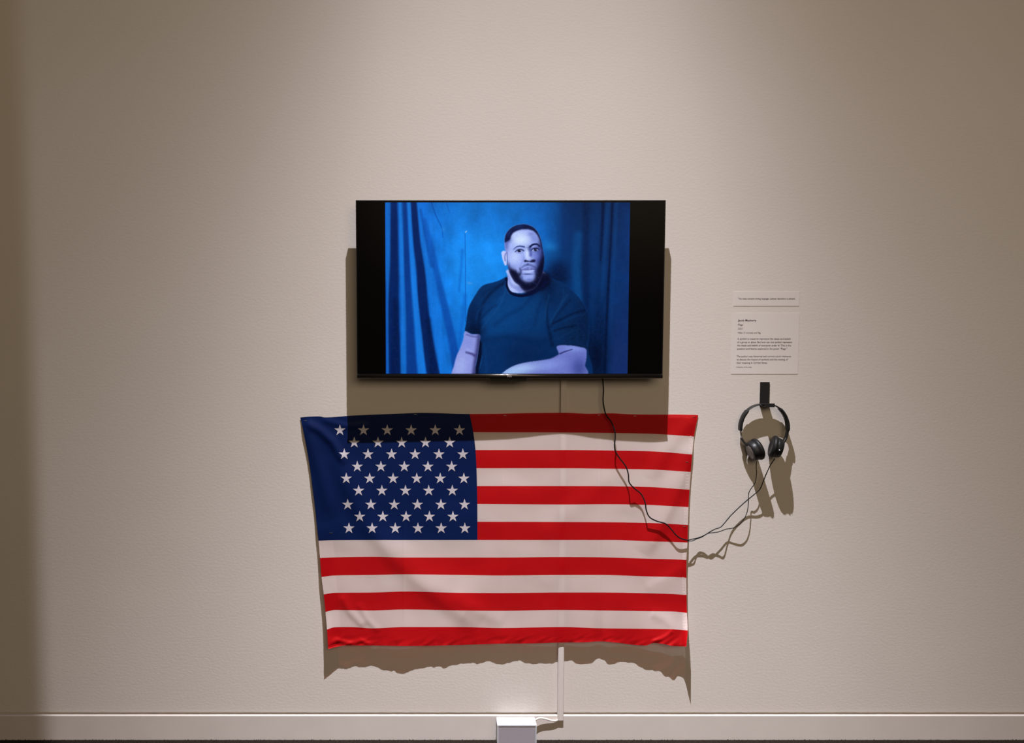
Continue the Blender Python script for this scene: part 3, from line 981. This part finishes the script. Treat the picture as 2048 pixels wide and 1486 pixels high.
UC = 0.4386                                   # canton width along the cloth
ks = np.arange(14)
xl = lambda k: pchip(ks, [KL[i][0] for i in range(14)], k)
xr = lambda k: pchip(ks, [KR[i][0] for i in range(14)], k)
xc = lambda k: pchip(ks, KC, k)


def row_y(k, x):
    pts = [KL[k]] + (TOPX if k == 0 else KM[k]) + [KR[k]]
    if 1 <= k <= 6:                            # inside the canton the rows are evenly spaced
        for xx in (670, 745, 810, 880):
            a, b = row_y(0, np.array([xx]))[0], row_y(7, np.array([xx]))[0]
            pts.append((xx, a + (b - a) * k / 7))
        pts.sort()
    return pchip([p[0] for p in pts], [p[1] for p in pts], x)


def cloth_px(u, k):
    """pixel position of cloth coordinate (u 0..1 hoist to fly, k 0..13 in stripes); 1-D arrays"""
    a = np.where(u < UC, xl(k) + (xc(k) - xl(k)) * u / UC, xc(k) + (xr(k) - xc(k)) * (u - UC) / (1 - UC))
    k0 = np.clip(np.floor(k), 0, 12).astype(int)
    y = np.zeros_like(a)
    rows = np.stack([row_y(i, a) for i in range(14)])
    j = np.arange(a.size)
    t = k - k0
    y = rows[k0, j] * (1 - t) + rows[k0 + 1, j] * t
    return a, y


BOT = [(656, 38), (664, 33), (677, 29), (697, 28), (717, 26), (737, 25.5), (757, 27.5), (777, 31), (797, 33), (817, 33), (837, 30), (857, 28), (897, 26.5), (937, 22.5), (957, 24), (977, 20.5), (1007, 24.5), (1037, 23), (1067, 26.5), (1097, 27), (1117, 24.5), (1137, 23), (1165, 27), (1180, 26.5), (1198, 20.5), (1215, 28.5), (1237, 23.5), (1257, 23.5), (1277, 26), (1297, 33), (1317, 36), (1338, 42), (1352, 38), (1361, 40), (1373, 70)]
TOP = [(600, 4), (700, 4.5), (805, 6), (870, 7), (950, 9), (1040, 14), (1105, 19.6), (1122, 20.4), (1140, 19.6), (1195, 13), (1260, 8), (1330, 5), (1397, 4)]


def seg_dist(x, y, pts):
    """signed distance to a polyline (positive on its right-hand side going along) and the parameter"""
    best = np.full(x.shape, 1e9)
    sg = np.zeros(x.shape)
    pp = np.zeros(x.shape)
    q = len(pts) - 1
    for i in range(q):
        (ax, ay), (bx, by) = pts[i], pts[i + 1]
        dx, dy = bx - ax, by - ay
        t = np.clip(((x - ax) * dx + (y - ay) * dy) / (dx * dx + dy * dy), 0, 1)
        px, py = x - ax - t * dx, y - ay - t * dy
        dd = np.hypot(px, py)
        s = np.sign(dx * py - dy * px)
        m = dd < best
        best = np.where(m, dd, best)
        sg = np.where(m, s, sg)
        pp = np.where(m, (i + t) / q, pp)
    return best * sg, pp


def vnoise(x, y, seed):
    g = np.random.default_rng(seed).uniform(-1, 1, (64, 64))
    ix, iy = np.floor(x).astype(int), np.floor(y).astype(int)
    fx, fy = x - ix, y - iy
    fx, fy = fx * fx * fx * (fx * (fx * 6 - 15) + 10), fy * fy * fy * (fy * (fy * 6 - 15) + 10)
    G = lambda a, b: g[a % 64, b % 64]
    return (G(iy, ix) * (1 - fx) + G(iy, ix + 1) * fx) * (1 - fy) + (G(iy + 1, ix) * (1 - fx) + G(iy + 1, ix + 1) * fx) * fy


def cloth_depth(x, y, k):
    """distance of the cloth from the wall, metres"""
    v = k / 13.0
    tp = pchip([p[0] for p in TOP], [p[1] for p in TOP], x)
    # the folds seen along the bottom edge fade out upwards into a smooth drape
    bt = pchip([p[0] for p in BOT], [p[1] for p in BOT], x)
    bs = pchip([640, 720, 800, 900, 1000, 1122, 1230, 1300, 1345, 1375, 1400], [25, 25, 27, 24, 22, 23, 22.5, 25, 27, 28, 28], x)
    w = np.clip(v, 0, 1) ** 0.9
    hem = np.clip((v - .80) / .20, 0, 1) ** 1.6
    d = tp * (1 - w) + bs * w + (bt - bs) * hem
    # diagonal drag folds
    def fold(pts, amp, wa, wb, sgn=1, fade=(1, 1)):
        s, p = seg_dist(x, y, pts)
        s = -s * sgn
        amp = amp * 1.35
        prof = np.where(s < 0, np.exp(-(s / wa) ** 2), np.exp(-(s / wb) ** 2))
        ends = np.clip(p / .12, 0, 1) * np.clip((1 - p) / .12, 0, 1)
        return amp * prof * ends * (fade[0] + (fade[1] - fade[0]) * p)
    d = d + fold([(668, 905), (700, 980), (735, 1050), (790, 1115), (850, 1172), (915, 1222), (960, 1250)], 4.9, 32, 19, -1)
    d = d + fold([(606, 842), (640, 862), (665, 885), (690, 930)], 4.6, 10, 8, -1)
    d = d + fold([(604, 840), (625, 900), (645, 960), (665, 1040)], 5.2, 16, 13, -1, (1, .5))
    d = d + fold([(640, 838), (690, 852), (740, 850)], 2.2, 7, 6, 1)
    d = d + fold([(1392, 880), (1372, 935), (1345, 1005), (1318, 1060), (1290, 1110)], 4.0, 26, 13, 1)
    d = d + fold([(1393, 834), (1360, 868), (1330, 905), (1300, 960)], 2.2, 18, 14, 1)
    d = d + fold([(1235, 945), (1190, 980), (1130, 1030), (1070, 1075)], 1.6, 22, 22, 1)
    d = d + fold([(680, 1190), (700, 1225), (730, 1255)], 2.2, 10, 7, -1)
    d = d + fold([(715, 1205), (735, 1240), (760, 1265)], 1.5, 8, 6, -1)
    d = d + fold([(900, 1190), (960, 1225), (1010, 1245)], 1.4, 18, 12, -1)
    d = d + fold([(1300, 1225), (1330, 1240), (1360, 1268)], 1.6, 12, 9, -1)
    d = d + fold([(1290, 1180), (1330, 1160), (1372, 1130)], 1.6, 18, 12, 1)
    # loose low waves
    d = d + 1.8 * vnoise((x + .7 * y) / 95, (y - .5 * x) / 60, 5) * np.clip(v * 4, 0, 1) + .5 * vnoise((x + .5 * y) / 40, (y - .4 * x) / 30, 6) * np.clip(v * 4, 0, 1)
    # pressed fold lines from the packet
    for cx, y0, y1, a in ((1004.5, 905, 1300, 1.4), (1200.5, 860, 1300, 1.6), (808, 985, 1265, 1.6)):
        win = np.clip((y - y0) / 50, 0, 1) * np.clip((y1 - y) / 40, 0, 1)
        d = d + a * np.exp(-np.abs(x - cx) / 2.2) * win
    # gathers in the bottom hem
    low = np.clip((k - 12.35) / .65, 0, 1)
    left = np.clip((760 - x) / 90, 0, 1)
    right = np.clip((x - 1290) / 60, 0, 1)
    d = d + np.clip((k - 12.75) / .25, 0, 1) * 1.3 * vnoise(x / 6.5, y * 0 + .5, 15)
    d = d + low * (1.0 + 1.6 * left + 1.2 * right) * 1.5 * vnoise(x / 11 + .12 * y, y / 9, 9)
    d = d + fold([(660, 1288), (672, 1280), (690, 1284), (706, 1288), (722, 1281), (742, 1289)], 2.6, 4, 4)
    d = d + fold([(1300, 1284), (1322, 1278), (1336, 1270), (1346, 1260)], 2.4, 4, 4)
    # lies over the raceway
    d = np.where(np.abs(x - 1124) < 14, np.maximum(d, 20.2 - .03 * np.maximum(np.abs(x - 1124) - 9, 0) ** 2), d)
    return np.maximum(d, 2.2) / 1000.0


flag = empty('flag', at(1000, 1290, 0.0))
tag(flag, 'printed red white and blue flag with fifty stars stapled to the wall below the television', 'flag')


def cloth_patch(name, u0, u1, k0, k1, nu, nk, mat, parent, off=0.0):
    us, kk = np.linspace(u0, u1, nu + 1), np.linspace(k0, k1, nk + 1)
    Ug, Kg = np.meshgrid(us, kk)
    x, y = cloth_px(Ug.ravel(), Kg.ravel())
    d = cloth_depth(x, y, Kg.ravel()) + off
    co = at_np(x, y, np.maximum(d, .0008))
    i = np.arange((nu + 1) * (nk + 1)).reshape(nk + 1, nu + 1)
    q = np.stack([i[1:, :-1], i[1:, 1:], i[:-1, 1:], i[:-1, :-1]], -1).reshape(-1, 4)
    me = bpy.data.meshes.new(name)
    me.from_pydata(co.tolist(), [], q.tolist())
    return link_mesh(name, me, mat, parent, True)


for k in range(13):
    u0 = UC if k < 7 else 0.0
    st = cloth_patch('stripe', u0, 1.0, k, k + 1, int(420 * (1 - u0)), 16, M['red'] if k % 2 == 0 else M['white'], flag)
    tag(st, 'red printed stripe' if k % 2 == 0 else 'white printed stripe')
canton = cloth_patch('canton', 0.0, UC, 0, 7, 190, 112, M['blue'], flag)
tag(canton, 'dark blue field with white stars')

# double layer of the hoist sleeve and of the fly hem, lying behind the face
for nm, ua, ub in (('hoist_sleeve', 0.0, 0.040), ('fly_hem', 0.988, 1.0)):
    us, kk = np.linspace(ua, ub, 7), np.linspace(0.02, 12.98, 13 * 6 + 1)
    Ug, Kg = np.meshgrid(us, kk)
    x, y = cloth_px(Ug.ravel(), Kg.ravel())
    co = at_np(x, y, np.maximum(cloth_depth(x, y, Kg.ravel()) - .0012, .0008))
    i = np.arange(Ug.size).reshape(Ug.shape)
    q = np.stack([i[1:, :-1], i[1:, 1:], i[:-1, 1:], i[:-1, :-1]], -1).reshape(-1, 4)
    me = bpy.data.meshes.new(nm)
    me.from_pydata(co.tolist(), [], q.tolist())
    sl = link_mesh(nm, me, [M['red'], M['white'], M['blue']], flag, True)
    kc = ((kk[1:] + kk[:-1]) / 2).astype(int)
    mi = np.where((kc < 7) & (ua < .1), 2, kc % 2)
    me.polygons.foreach_set('material_index', np.repeat(mi, 6).astype(np.int32))

# fifty stars
rows = [(860.6, [460, 702, 945, 1190, 1437, 1685]), (885.2, [607, 850, 1093, 1337, 1585]), (908.6, [505, 748, 990, 1230, 1475, 1720]),
        (933.2, [638, 880, 1120, 1362, 1605]), (957, [525, 765, 1005, 1247, 1488, 1730]), (981.3, [652, 890, 1132, 1370, 1612]),
        (1009.3, [540, 777, 1017, 1255, 1495, 1737]), (1033.3, [663, 900, 1138, 1377, 1618]), (1056.6, [553, 790, 1027, 1260, 1498, 1740])]


def k_at(x, y):
    """stripe coordinate of a pixel inside the canton"""
    a, b = row_y(0, x), row_y(7, x)
    return 7 * (y - a) / (b - a)


def make_star(cx, cy, R=11.9):
    r = R * .382
    pts = []
    for i in range(10):
        a = math.radians(-90 + 36 * i)
        rr = R if i % 2 == 0 else r
        pts.append((cx + rr * math.cos(a), cy + rr * math.sin(a)))
    V, F = [], []
    n = 5
    for i in range(10):
        a, b, c = np.array((cx, cy)), np.array(pts[i]), np.array(pts[(i + 1) % 10])
        base = len(V)
        idx = {}
        for p in range(n + 1):
            for q in range(n + 1 - p):
                idx[(p, q)] = base + len(idx)
                V.append(a + (b - a) * p / n + (c - a) * q / n)
        for p in range(n):
            for q in range(n - p):
                F.append((idx[(p, q)], idx[(p, q + 1)], idx[(p + 1, q)]))
                if p + q < n - 1:
                    F.append((idx[(p + 1, q)], idx[(p, q + 1)], idx[(p + 1, q + 1)]))
    V = np.array(V)
    x, y = V[:, 0], V[:, 1]
    co = at_np(x, y, cloth_depth(x, y, k_at(x, y)) + .0007)
    me = bpy.data.meshes.new('star')
    me.from_pydata(co.tolist(), [], F)
    link_mesh('star', me, M['star'], canton, True)


for yy, zx in rows:
    for z in zx:
        make_star(590 + z * .1952, yy)


# staples along the top and sides
def staple(px, py, k, rot=0.0):
    d = float(cloth_depth(np.array([float(px)]), np.array([float(py)]), np.array([float(k)]))[0])
    c = at(px, py, d + .0006)
    bm = box_bm(-.0056, .0056, -.0005, .0003, -.00055, .00055)
    box_bm(-.0056, -.0046, -.0003, d - .0006, -.0005, .0005, bm=bm)
    box_bm(.0046, .0056, -.0003, d - .0006, -.0005, .0005, bm=bm)
    bmesh.ops.rotate(bm, verts=bm.verts, cent=(0, 0, 0), matrix=Matrix.Rotation(rot, 3, 'Y'))
    bmesh.ops.translate(bm, verts=bm.verts, vec=c)
    bm_obj('staple', bm, M['steel'], flag)


for s in ((611, 841, .18, 0), (831, 828.5, .12, .05), (1010, 831, .1, .05), (1198, 830, .08, -.05), (1270, 832, .1, 0), (1387, 833.5, .1, -.1), (662, 1066, 6.6, 0), (1374, 924, 2.4, .3), (1369, 1053, 6.1, .1)):
    staple(*s)

# stitching of the fly hem: a row of short thread dashes
bm = bmesh.new()
for k in np.arange(.5, 12.6, .17):
    if int(k) % 2 == 0:
        continue
    for u in (.9905, .9945):
        x, y = cloth_px(np.array([u]), np.array([k]))
        d = cloth_depth(x, y, np.array([k]))[0]
        c = at(x[0], y[0], d + .0004)
        box_bm(c.x - .0006, c.x + .0006, c.y - .0003, c.y + .0003, c.z - .0022, c.z + .0022, bm=bm)
tag(bm_obj('hem_stitching', bm, M['thread'], flag), 'pale stitching down the fly edge', kind='stuff')


# ------------------------------------------------------------------ wall cards
def card(name, px0, px1, py0, py1, label, lines):
    a, b = at((px0 + px1) / 2, py0, .0014), at((px0 + px1) / 2, py1, .0014)
    x0, x1 = at(px0, (py0 + py1) / 2, .0014).x, at(px1, (py0 + py1) / 2, .0014).x
    root = empty(name, ((x0 + x1) / 2, 0, b.z))
    tag(root, label, 'wall label')
    box('card_board', x0, x1, -.0009, -.0001, b.z, a.z, M['card'], root)
    for (zy, za, zb, body, bold, shear, mk, hs) in lines:
        yp = 560 + zy * .1346
        p0, p1 = at(1440 + za * .1346, yp, .0016), at(1440 + zb * .1346, yp, .0016)
        text_mesh('printed_line', body, p0.x, p1.x, p0.z, -.0011, M[mk], root, bold, shear, hs)


card('notice_card', 1467, 1599, 583, 612, 'small white card with one line of print above the text panel', [
    (280, 268, 1118, 'This video contains strong language. Listener discretion is advised.', .012, 0, 'ink', .0098)])
card('caption_card', 1463.5, 1597.5, 626, 748, 'white exhibit text panel with two paragraphs above the headphone hook', [
    (603, 266, 540, 'Jacob Mayberry', .022, 0, 'ink', .0112),
    (667, 264, 345, 'Flags', .006, .25, 'ink_light', .0100),
    (725, 264, 338, '2021', .003, 0, 'ink_light', .0098),
    (787, 262, 604, 'Video (2 minutes) and flag', .006, 0, 'ink_light', .0098),
    (878, 258, 1050, 'A symbol is meant to represent the ideals and beliefs', .008, 0, 'ink', .0104),
    (927, 256, 1072, 'of a group or place. But how can one symbol represent', .008, 0, 'ink', .0104),
    (976, 255, 1056, 'the ideals and beliefs of everyone under it? This is the', .008, 0, 'ink', .0104),
    (1025, 252, 1000, 'question and theme explored in the poem \u201cFlags.\u201d', .008, 0, 'ink', .0104),
    (1137, 249, 1055, 'The author uses historical and current social relevance', .008, 0, 'ink', .0104),
    (1185, 247, 1008, 'to discuss the impact of symbols and the waning of', .008, 0, 'ink', .0104),
    (1234, 245, 705, 'their meaning in current times.', .008, 0, 'ink', .0104),
    (1297, 242, 473, 'Collection of the artist', .006, 0, 'ink_light', .0080)])

# ------------------------------------------------------------------ hook
hx0, hx1 = at(1519.5, 785).x, at(1538.3, 785).x
hz1, hz0 = at(1528, 764).z, at(1528, 811.0).z
hook = empty('wall_hook', ((hx0 + hx1) / 2, 0, hz0))
tag(hook, 'black bent metal wall hook carrying the headphones', 'hook')
box('back_plate', hx0, hx1, -.004, -.0002, hz0, hz1, M['black_matte'], hook, bevel=.0006)
box('arm', hx0 + .0004, hx1 - .0004, -.060, -.0038, hz0, hz0 + .004, M['black_matte'], hook, bevel=.0006)
box('end_lip', hx0 + .0004, hx1 - .0004, -.060, -.0562, hz0 + .0036, hz0 + .0142, M['black_matte'], hook, bevel=.0006)

# ------------------------------------------------------------------ headphones
HREF = at(1528, 860, .034)


def hp(px, py, d):
    """metric frame through the hanging headphones: pixel grid taken at one depth, then moved straight off the wall"""
    p = at(px, py, .034)
    return Vector((p.x, -d, p.z))


def z7(zx, zy):
    return 1460 + zx * .0942, 800 + zy * .0942


phones = empty('headphones', hp(1528, 918, .034))
tag(phones, 'black on-ear headphones hanging from the wall hook', 'headphones')
HD = .033
band_z = [(222, 650), (222, 560), (238, 470), (285, 345), (370, 220), (480, 140), (600, 100), (720, 88), (830, 90), (950, 118), (1050, 178), (1135, 280), (1190, 390), (1222, 510), (1226, 650)]
path = [hp(*z7(*p), HD) for p in band_z]
path = [Vector(p) for p in catmull([tuple(p) for p in path], 6)]
hb = sweep(path, round_rect(.0040, .024, .0018), M['black'], 'headband', phones, up=(0, 1, 0))
for part, lab in ((band_z[:5], 'left'), (band_z[10:], 'right')):
    pp = [Vector(p) for p in catmull([tuple(hp(*z7(*q), HD)) for q in part], 6)]
    n = len(pp)
    sc = []
    for i in range(n):
        e = min(i, n - 1 - i) / (n - 1)
        s = min(1.0, .72 + e * 3.2)
        sc.append((s, min(1, .92 + e)))
    sweep(pp, round_rect(.0105, .027, .0042), M['pad'], 'band_cushion', hb, scale=sc, up=(0, 1, 0))


def cup(cx, cy, tilt, facing, turn):
    """ear cup: disc whose axis lies along the wall, tilted by `tilt`; facing +1 pad to the right, -1 pad to the left"""
    c = hp(*z7(cx, cy), .047)
    ax = Vector((facing * math.cos(tilt), turn, math.sin(tilt))).normalized()
    zz = ax
    xx = Vector((0, -1, 0))
    xx = (xx - zz * xx.dot(zz)).normalized()
    yy = zz.cross(xx)
    mt = Matrix(((xx.x, yy.x, zz.x, c.x), (xx.y, yy.y, zz.y, c.y), (xx.z, yy.z, zz.z, c.z), (0, 0, 0, 1)))
    mt = mt @ Matrix.Scale(1.12, 4) @ Matrix.Diagonal((1, 1, 1.12, 1))
    body = lathe([(-.0165, 0), (-.0165, .024), (-.0160, .0285), (-.0135, .0312), (-.006, .0335), (-.001, .0345), (.0005, .0345), (.0005, 0)], mt, M['black'], 'ear_cup', phones)
    lathe([(-.0172, 0), (-.0172, .0225), (-.0168, .0236), (-.0160, .0240), (-.0160, 0)], mt, M['grey_plate'], 'outer_plate', body)
    lathe([(.0008, 0), (.0008, .0350), (.0022, .0352), (.0026, .0338), (.0032, .0352), (.0040, .0366), (.0085, .0385), (.0125, .0378), (.0155, .0345), (.0168, .0290), (.0160, .0225), (.0135, .0195), (.0135, 0)], mt, M['pad'], 'ear_pad', body)
    return body, mt


left, mL = cup(500, 1055, math.radians(20), 1, .12)
right, mR = cup(955, 995, math.radians(15), -1, .18)
tag(left, 'ear cup showing its grey outer plate')
# sliders and yokes
sweep([Vector(p) for p in catmull([tuple(hp(*z7(a, b), HD)) for a, b in ((225, 640), (232, 700), (244, 770), (256, 830))], 5)], round_rect(.0036, .012, .0012), M['grey_plate'], 'slider', phones, up=(0, 1, 0))
sweep([Vector(p) for p in catmull([tuple(hp(*z7(a, b), d)) for a, b, d in ((236, 806, HD), (272, 870, .036), (330, 935, .041), (395, 985, .043), (430, 1015, .043))], 5)], round_rect(.0075, .017, .0028), M['black'], 'yoke', phones, up=(0, 1, 0))
sweep([Vector(p) for p in catmull([tuple(hp(*z7(a, b), HD)) for a, b in ((1222, 640), (1214, 700), (1196, 770), (1176, 830))], 5)], round_rect(.0085, .015, .0025), M['black'], 'slider', phones, up=(0, 1, 0))
sweep([Vector(p) for p in catmull([tuple(hp(*z7(a, b), d)) for a, b, d in ((1178, 815, HD), (1140, 870, .037), (1095, 915, .041), (1050, 955, .043))], 5)], round_rect(.0085, .017, .0028), M['black'], 'yoke', phones, up=(0, 1, 0))
# small pale dot on the right cup's rim, facing the room
dm = mR @ Matrix.Rotation(math.radians(0), 4, 'Z') @ Matrix.Translation((.0347, -.004, -.004)) @ Matrix.Rotation(math.pi / 2, 4, 'Y')
lathe([(-.001, 0), (-.001, .0019), (.0003, .0019), (.0006, .0012), (.0006, 0)], dm, M['white_dot'], 'rim_dot', right, n=12)

# ------------------------------------------------------------------ headphone cable
cable = empty('headphone_cable', at(1378, 1081, .03))
tag(cable, 'thin black headphone cable looping from under the television across the flag to the headphones', 'cable')


def cord(name, pts, r, n=10):
    p3 = [at(x, y, d / 1000) for x, y, d in pts]
    path = [Vector(p) for p in catmull([tuple(p) for p in p3], n)]
    return sweep(path, circle(r, 8), M['rubber'], name, cable)


cord('trunk', [(1204.6, 750, 28), (1205.3, 757, 29), (1207, 780, 30), (1206.3, 803, 29), (1211.5, 828, 29), (1222, 843, 30), (1229, 860, 32), (1230.5, 874, 34), (1229, 891, 36), (1231, 903, 36), (1239, 916, 37), (1251, 932, 40), (1256.5, 948, 43), (1258.5, 965, 45), (1269, 977, 37), (1282, 988, 37), (1290, 1004, 44), (1292.5, 1020, 43), (1299, 1034, 37), (1313, 1042, 36), (1331, 1047.5, 36), (1342, 1058, 37), (1352, 1070, 38), (1362, 1077, 36), (1377, 1081, 32)], .0025)
cup_bottom = lambda m, dx: m @ Vector((-.006, dx, -.004))
eR = hp(*z7(925, 1228), .047)
eL = hp(*z7(540, 1288), .047)


def cord_to(name, pts, end, r):
    p3 = [at(x, y, d / 1000) for x, y, d in pts] + [end]
    path = [Vector(p) for p in catmull([tuple(p) for p in p3], 10)]
    return sweep(path, circle(r, 8), M['rubber'], name, cable)


cord_to('branch', [(1375, 1080.6, 31), (1388, 1077.5, 24), (1400, 1074.5, 25), (1411, 1069.5, 30), (1421, 1063, 31), (1431, 1058, 36), (1441, 1054.5, 40), (1450, 1045, 30), (1460, 1033, 22), (1475, 1018, 20), (1492, 1002.5, 22), (1509, 988.5, 31), (1520, 978, 34), (1526, 964, 34), (1533, 947, 35), (1541, 930, 41)], eR, .0019)
cord_to('branch', [(1375, 1081.6, 32), (1384, 1082, 30), (1393, 1078, 20), (1404, 1074, 22), (1416, 1067, 33), (1426, 1065.5, 30), (1438, 1063.5, 24), (1452, 1058.5, 18), (1466, 1056, 22), (1479, 1048.5, 28), (1489, 1036.5, 29), (1495, 1021, 26), (1497, 1004, 24), (1497.5, 987, 26), (1503, 976, 33), (1510, 966, 34), (1513, 948, 35), (1512.4, 932, 40)], eL, .0016)

# ------------------------------------------------------------------ floor box and its lead
bx0, bx1 = at(992.3, 1434, .010).x, at(1069.8, 1434, .010).x
bzt = at(1030, 1434.3, .010).z
yf = -.076
fb = empty('floor_power_box', ((bx0 + bx1) / 2, -.043, 0))
tag(fb, 'white plastic power box standing on the carpet against the baseboard', 'power box')
bm = box_bm(bx0, bx1, yf + .006, -.0095, 0.0005, bzt, .0015)
t = .0052
for (a, b, c, d) in ((bx0, bx0 + t, 0.0005, bzt), (bx1 - t, bx1, 0.0005, bzt), (bx0 + t, bx1 - t, bzt - .004, bzt), (bx0 + t, bx1 - t, 0.0005, .007)):
    box_bm(a, b, yf, yf + .0075, c, d, bm=bm)
bm_obj('housing', bm, M['white_plastic'], fb)
tag(box('front_panel', bx0 + t - .0003, bx1 - t + .0003, yf + .0012, yf + .0062, .006, bzt - .0037, M['grey_panel'], fb), 'recessed pale grey front panel')
lead = [at(1119, 1437.5, .0135), at(1112, 1441.0, .0150), at(1100, 1440.3, .017), at(1088, 1436.8, .020), at(1078, 1436.5, .022), at(1070, 1441, .024), at(1066, 1450, .026)]
path = [Vector(p) for p in catmull([tuple(p) for p in lead], 8)]
tag(sweep(path, circle(.0036, 10), M['beige_cable'], 'power_lead'), 'short pale cable from the raceway foot to the white power box', 'cable')
